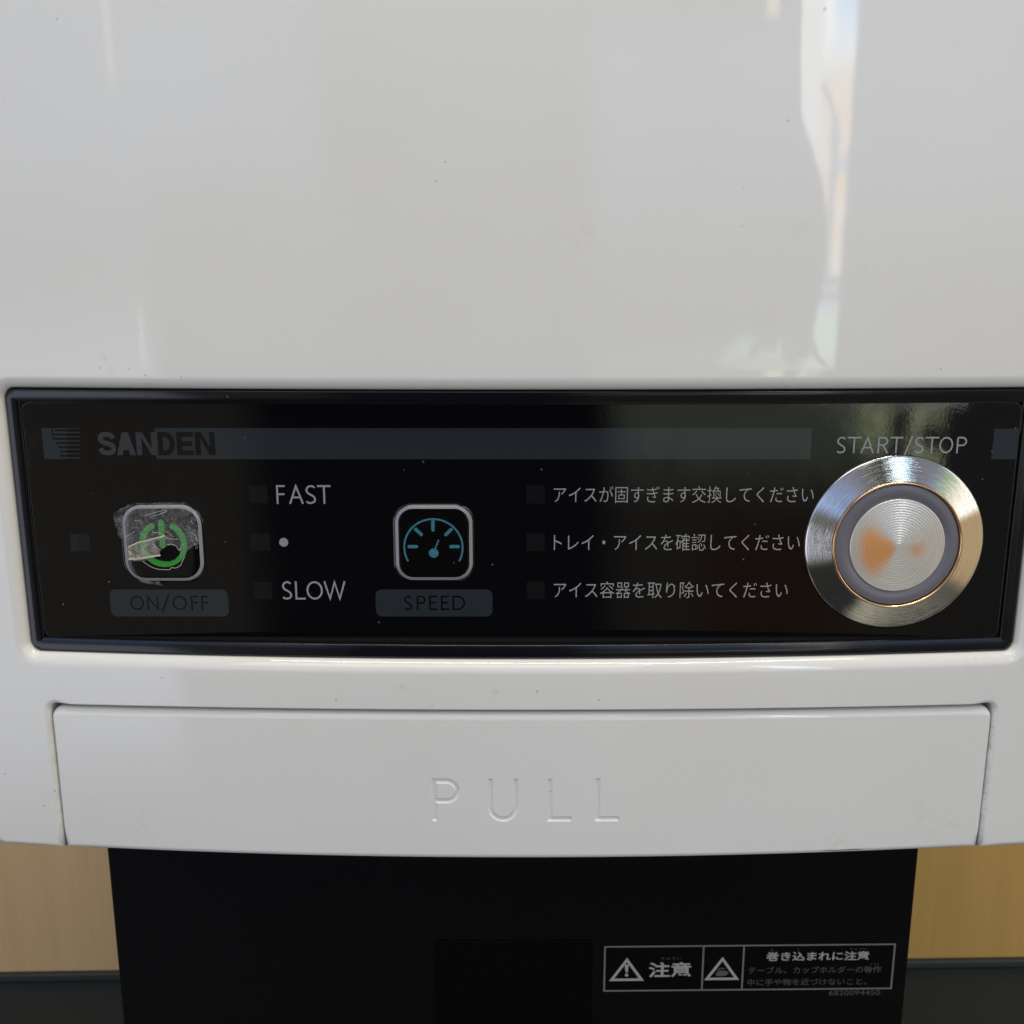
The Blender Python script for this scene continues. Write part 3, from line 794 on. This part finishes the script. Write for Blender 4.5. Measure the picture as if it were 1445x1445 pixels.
# ------------------------------------------------------------------ round steel push button
bc = at(1260.5, 765.9, YP); BX, BZ = bc.x, bc.z
R0 = (Z(644.7)-Z(887.3))/2
def lathe(prof, n=192):
    bm = bmesh.new(); prev = None
    for r, y in prof:
        cur = [bm.verts.new((BX+r*math.cos(2*math.pi*i/n), y, BZ+r*math.sin(2*math.pi*i/n))) for i in range(n)]
        if prev: bridge(bm, prev, cur, True)
        prev = cur
    return bm, prev
def steel(name, base, rough, aniso, ringscale, bstr, orange_refl=False):
    m, n, p = mat(name, base, rough, 1.0, Anisotropic=aniso)
    v = objco(n); s = n.node('ShaderNodeSeparateXYZ'); n.l.new(v, s.inputs[0])
    dx = n.math('SUBTRACT', s.outputs[0], BX); dz = n.math('SUBTRACT', s.outputs[2], BZ)
    rad = n.math('SQRT', n.math('ADD', n.mul(dx, dx), n.mul(dz, dz)))
    cx_ = n.node('ShaderNodeCombineXYZ')                        # tangent across the turning marks
    n.l.new(n.math('DIVIDE', dx, rad), cx_.inputs[0]); n.l.new(n.math('DIVIDE', dz, rad), cx_.inputs[2])
    if aniso: n.l.new(cx_.outputs[0], p.inputs['Tangent'])
    cr = n.node('ShaderNodeCombineXYZ'); n.l.new(n.mul(rad, ringscale), cr.inputs[0])
    an = n.math('ARCTAN2', dz, dx); n.l.new(n.mul(an, 1.3), cr.inputs[1])
    h = noise_of(n, cr.outputs[0], 1.0, 3, .7)
    c = n.mix(n.step(h, .3, .7), base, tuple(q*.86 for q in base))
    sp = specks(n, v, 700, .16, .955)
    c = n.mix(n.mul(sp, .6), c, (.10, .09, .08))
    if orange_refl:                                                   # orange reflections painted into the ribbed cap's colour
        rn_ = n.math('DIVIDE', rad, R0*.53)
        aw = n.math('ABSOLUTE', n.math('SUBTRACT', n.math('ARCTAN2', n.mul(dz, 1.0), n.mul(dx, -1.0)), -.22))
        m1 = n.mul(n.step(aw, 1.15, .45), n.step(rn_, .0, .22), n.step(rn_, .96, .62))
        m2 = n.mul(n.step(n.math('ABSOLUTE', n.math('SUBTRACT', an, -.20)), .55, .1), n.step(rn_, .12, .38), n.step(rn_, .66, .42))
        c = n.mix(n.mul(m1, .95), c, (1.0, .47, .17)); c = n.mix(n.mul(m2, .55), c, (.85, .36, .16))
    n.l.new(c, p.inputs['Base Color'])
    bump(n, p, h, bstr, .00004)
    return m
M_STEEL = steel('brushed_steel_ring', (.66, .65, .63), .085, .82, 5200, .55)
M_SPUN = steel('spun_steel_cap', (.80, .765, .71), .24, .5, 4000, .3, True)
M_SPUN.node_tree.nodes['Principled BSDF'].inputs['Metallic'].default_value = .5
M_CHROME = mat('reflection_tinted_rim', (.86, .56, .33), .10, 1.0)[0]  # orange reflections put into the chrome rim's base colour
YB = YP-.0035
prof = [(R0*1.004, YP+.0002), (R0*1.004, YP-.00035), (R0*.996, YP-.00062), (R0*.985, YP-.00075)]
for k in range(1, 9): prof.append((R0*(.985-.257*k/8), YP-.00075-(.00275-.0004)*k/8))
bm, e = lathe(prof)
bmesh.ops.recalc_face_normals(bm, faces=bm.faces)
if sum(f.normal.y for f in bm.faces) > 0: bmesh.ops.reverse_faces(bm, faces=bm.faces)
button = part('start_button', bm, M_STEEL, smooth=True, wn=True, label='large round brushed steel push button with spun metal centre')
ra = R0*.728; yt = prof[-1][1]
bm, e = lathe([(ra+.00002, yt+.0004), (ra+.00002, yt-.00005), (ra-.0001, yt-.00035), (ra-.00038, yt-.00050), (ra-.00066, yt-.00040), (ra-.00082, yt-.00005), (ra-.00085, yt+.0012)])
bmesh.ops.recalc_face_normals(bm, faces=bm.faces)
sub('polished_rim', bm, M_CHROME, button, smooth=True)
rg = ra-.00100; rdisc = R0*.530
bm, e = lathe([(rg, yt+.0016), (rg, yt+.0003), (rg-.0002, yt+.0001), (rdisc-.0001, yt+.0001), (rdisc-.0002, yt+.0006)])
bmesh.ops.recalc_face_normals(bm, faces=bm.faces)
if sum(f.normal.y for f in bm.faces) > 0: bmesh.ops.reverse_faces(bm, faces=bm.faces)
m, n, p = mat('grey_light_ring', (.155, .15, .175), .34)
n.l.new(n.mix(specks(n, objco(n), 600, .12, .95), (.155, .15, .175), (.24, .23, .25)), p.inputs['Base Color'])
sub('light_ring', bm, m, button, smooth=True)
prof = [(rdisc, yt+.0006), (rdisc, yt-.00008), (rdisc-.00012, yt-.00018)]
NR = 18; per = (rdisc-.0004)/NR
for k in range(NR*8, 0, -1):
    r = .0003+per*k/8*.995
    if r > rdisc-.0002: continue
    prof.append((r, yt-.00018-.085*(rdisc-r)+.000019*math.sin(2*math.pi*k/8)))
bm, e = lathe(prof); bm.faces.new(e)
bmesh.ops.recalc_face_normals(bm, faces=bm.faces)
if sum(f.normal.y for f in bm.faces) > 0: bmesh.ops.reverse_faces(bm, faces=bm.faces)
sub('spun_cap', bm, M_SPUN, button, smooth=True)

# ------------------------------------------------------------------ black column under the housing, with its warning label
YC = .055
CX0 = at(151, 1205, YC).x; CX1 = at(1296.5, 1205, YC).x; ZT_ = -.40
def box_bm(x0, x1, y0, y1, z0, z1, bev=.001, seg=3):
    bm = bmesh.new()
    bmesh.ops.create_cube(bm, size=1)
    for v in bm.verts: v.co = Vector(((x0+x1)/2+v.co.x*(x1-x0), (y0+y1)/2+v.co.y*(y1-y0), (z0+z1)/2+v.co.z*(z1-z0)))
    if bev: bmesh.ops.bevel(bm, geom=bm.edges[:], offset=bev, segments=seg, affect='EDGES', profile=.5)
    return bm
m, n, p = mat('matt_black_steel', (.0085, .0082, .008), .55, spec=.3)
v = objco(n); bump(n, p, noise_of(n, v, 1500, 2), .08, .0005)
n.l.new(n.mix(noise_of(n, v, 30, 4), (.0042, .0040, .0040), (.0030, .0029, .0028)), p.inputs['Base Color'])
M_COL = m; p.inputs['Specular IOR Level'].default_value = .12
ZC = -.372                                                     # counter top
column = part('column', box_bm(CX0, CX1, YC, .24, ZC+.0005, HZ0-.0006, .0012), M_COL, smooth=True, wn=True)
q0, q1 = at(613, 1326, YC), at(836, 1326, YC)
sub('cover_plate', box_bm(q0.x, q1.x, YC-.0006, YC+.004, ZC+.02, q0.z, .0004, 2), mat('satin_black_steel', (.0016, .0016, .0017), .5, spec=.10)[0], column)
yl = YC-.00018
TL, TR, BR, BL = (852.2, 1330.9), (1262.6, 1326), (1256.4, 1398.5), (850.8, 1403.4)
cs = [at(*q, yl) for q in (TL, TR, BR, BL)]
def lab(u, t):                                                  # label space: u to the right, t upward, in zoomed label pixels
    ox, ex = at(852.2, 1367, yl).x, at(1259.5, 1367, yl).x
    s = (ex-ox)/1350.0
    sl = .0105
    x = ox+(u-38)*s; z = (cs[3].z+cs[0].z)/2+(188-t)*s*.985+(u-38)*s*sl
    return (x, z)
def labd(u, t): return lab(u, t+(u-38)*.0118)                   # straighten rows measured on the photograph
bm = bmesh.new()
poly(bm, [lab(30, 60), lab(1396, 60+0), lab(1396, 316), lab(30, 316)][::-1], yl+.0001)
warn = part('warning_label', bm, mat('black_label_vinyl', (.0022, .0022, .0022), .5, spec=.12)[0], label='black warning sticker with white outline, triangles and small lettering')
s1 = (lab(139, 188)[0]-lab(38, 188)[0])/101
M_WT = mat('dull_white_label_print', (.20, .195, .18), .5)[0]
M_WT2 = mat('bright_white_label_print', (.44, .425, .395), .5)[0]
M_WT3 = mat('dim_label_print', (.085, .082, .075), .5)[0]
def L_(u, t): return lab(u, t)
bm = bmesh.new()
ribbon(bm, [L_(41, 69), L_(1389, 69), L_(1372, 307) if 0 else L_(1389, 307), L_(41, 307)], 8*s1, lift(yl), True)
for u in (500, 688): ribbon(bm, [L_(u, 72), L_(u, 304)], 8*s1, lift(yl))
sub('label_border', bm, M_WT, warn)
for cx_ in (145, 591):
    bm = bmesh.new()
    y0, y1 = 140, 247
    ribbon(bm, [L_(cx_-70, y1), L_(cx_, y0), L_(cx_+70, y1)], 13*s1, lift(yl), True)
    if cx_ == 591: sub('warning_symbol', bm, M_WT2, warn); break
    poly(bm, [L_(135, 165), L_(154, 165), L_(150, 208), L_(140, 208)], lift(yl)); disc(bm, L_(145, 222), 8*s1, lift(yl), 16)
    sub('warning_symbol', bm, M_WT2, warn)
M_WT4 = mat('grey_label_print', (.12, .115, .105), .5)[0]
bm = bmesh.new()                                                # pinched-hand sign
poly(bm, [L_(a, b) for a, b in smooth_pts([(560, 222), (572, 206), (590, 202), (612, 206), (622, 216), (610, 228), (588, 232), (566, 230)], 4)], lift(yl))
ribbon(bm, [L_(566, 198), L_(588, 190), L_(604, 192)], 5*s1, lift(yl))
sub('pinched_hand_symbol', bm, M_WT4, warn)
def jl(t, u0, u1, t0, t1, m, off):
    bm = bmesh.new(); cjk(bm, t, u0, u1, t1, t0, lift(yl), off, lambda a, b: L_(a, b)); sub('lettering', bm, m, warn)
jl("注意", 247, 447, 154, 236, M_WT2, .022)
jl("ちゅうい", 302, 398, 126, 142, M_WT3, .0)
jl("巻き込まれに注意", 794, 1274, 104, 153, M_WT2, .020)
jl("ま", 812, 826, 88, 100, M_WT3, 0); jl("こ", 936, 950, 88, 100, M_WT3, 0); jl("ちゅうい", 1180, 1262, 87, 99, M_WT3, 0)
jl("テーブル、カップホルダーの動作", 714, 1336, 184, 222, M_WT3, .006)
jl("中に手や物を近づけないこと。", 712, 1272, 250, 286, M_WT3, .006)
jl("どうさ", 1282, 1322, 168, 180, M_WT3, 0)
jl("6820094450", 1098, 1340, 315, 343, M_WT3, .004)

# ------------------------------------------------------------------ wall and counter behind
ROT = math.radians(1.3); YW = .30
def wallpt(px): 
    v = at(px, 1362, YW); return v
m, n, p = mat('pale_wood_veneer', (.40, .29, .18), .5)
def wood(name, a, b):
    m, n, p = mat(name, a, .48, spec=.35)
    v = objco(n); mp = n.node('ShaderNodeMapping'); n.l.new(v, mp.inputs[0]); mp.inputs['Scale'].default_value = (1, 1, .06)
    g1 = noise_of(n, mp.outputs[0], 55, 4, .6, .6); g2 = noise_of(n, mp.outputs[0], 420, 3, .6)
    c = n.mix(n.step(g1, .3, .7), a, b); c = n.mix(n.mul(n.step(g2, .5, .75), .12), c, tuple(q*.8 for q in b))
    n.l.new(c, p.inputs['Base Color']); bump(n, p, g2, .05, .0005)
    return m
def wall_panel(name, x0, x1, m, lab_):
    o = link(name, box_bm(x0, x1, 0, .018, .0056, .9, .0006, 2), m, None, label=lab_)
    o['category'] = 'wall panel'; o.location = (0, YW, ZC); o.rotation_euler = (0, 0, ROT)
    return o
wall_panel('wall_panel', -1.4, -.0008, wood('greyish_wood_veneer', (.80, .545, .285), (.74, .50, .255)), 'pale greyish wood board behind the left of the machine')
wall_panel('wall_panel', .0008, 1.4, wood('honey_wood_veneer', (.70, .43, .13), (.63, .38, .112)), 'honey coloured wood board behind the right of the machine')
o = link('wall_foot_reflection', box_bm(-1.4, 1.4, -.003, .018, .0005, .0052, .0006, 2), mat('reflection_strip_grey', (.045, .047, .046), .5)[0]); o['kind'] = 'structure'  # added strip: grazing reflection at the counter's back edge, built as a part
o.location = (0, YW, ZC); o.rotation_euler = (0, 0, ROT)
m, n, p = mat('dark_slate_counter', (.028, .033, .036), .42, spec=.15)
v = objco(n); n.l.new(n.mix(noise_of(n, v, 60, 4), (.020, .028, .032), (.026, .034, .037)), p.inputs['Base Color']); bump(n, p, noise_of(n, v, 700, 2), .05, .0005)
o = link('counter', box_bm(-1.4, 1.4, -.22, .36, ZC-.04, ZC, .002, 2), m); o['kind'] = 'structure'
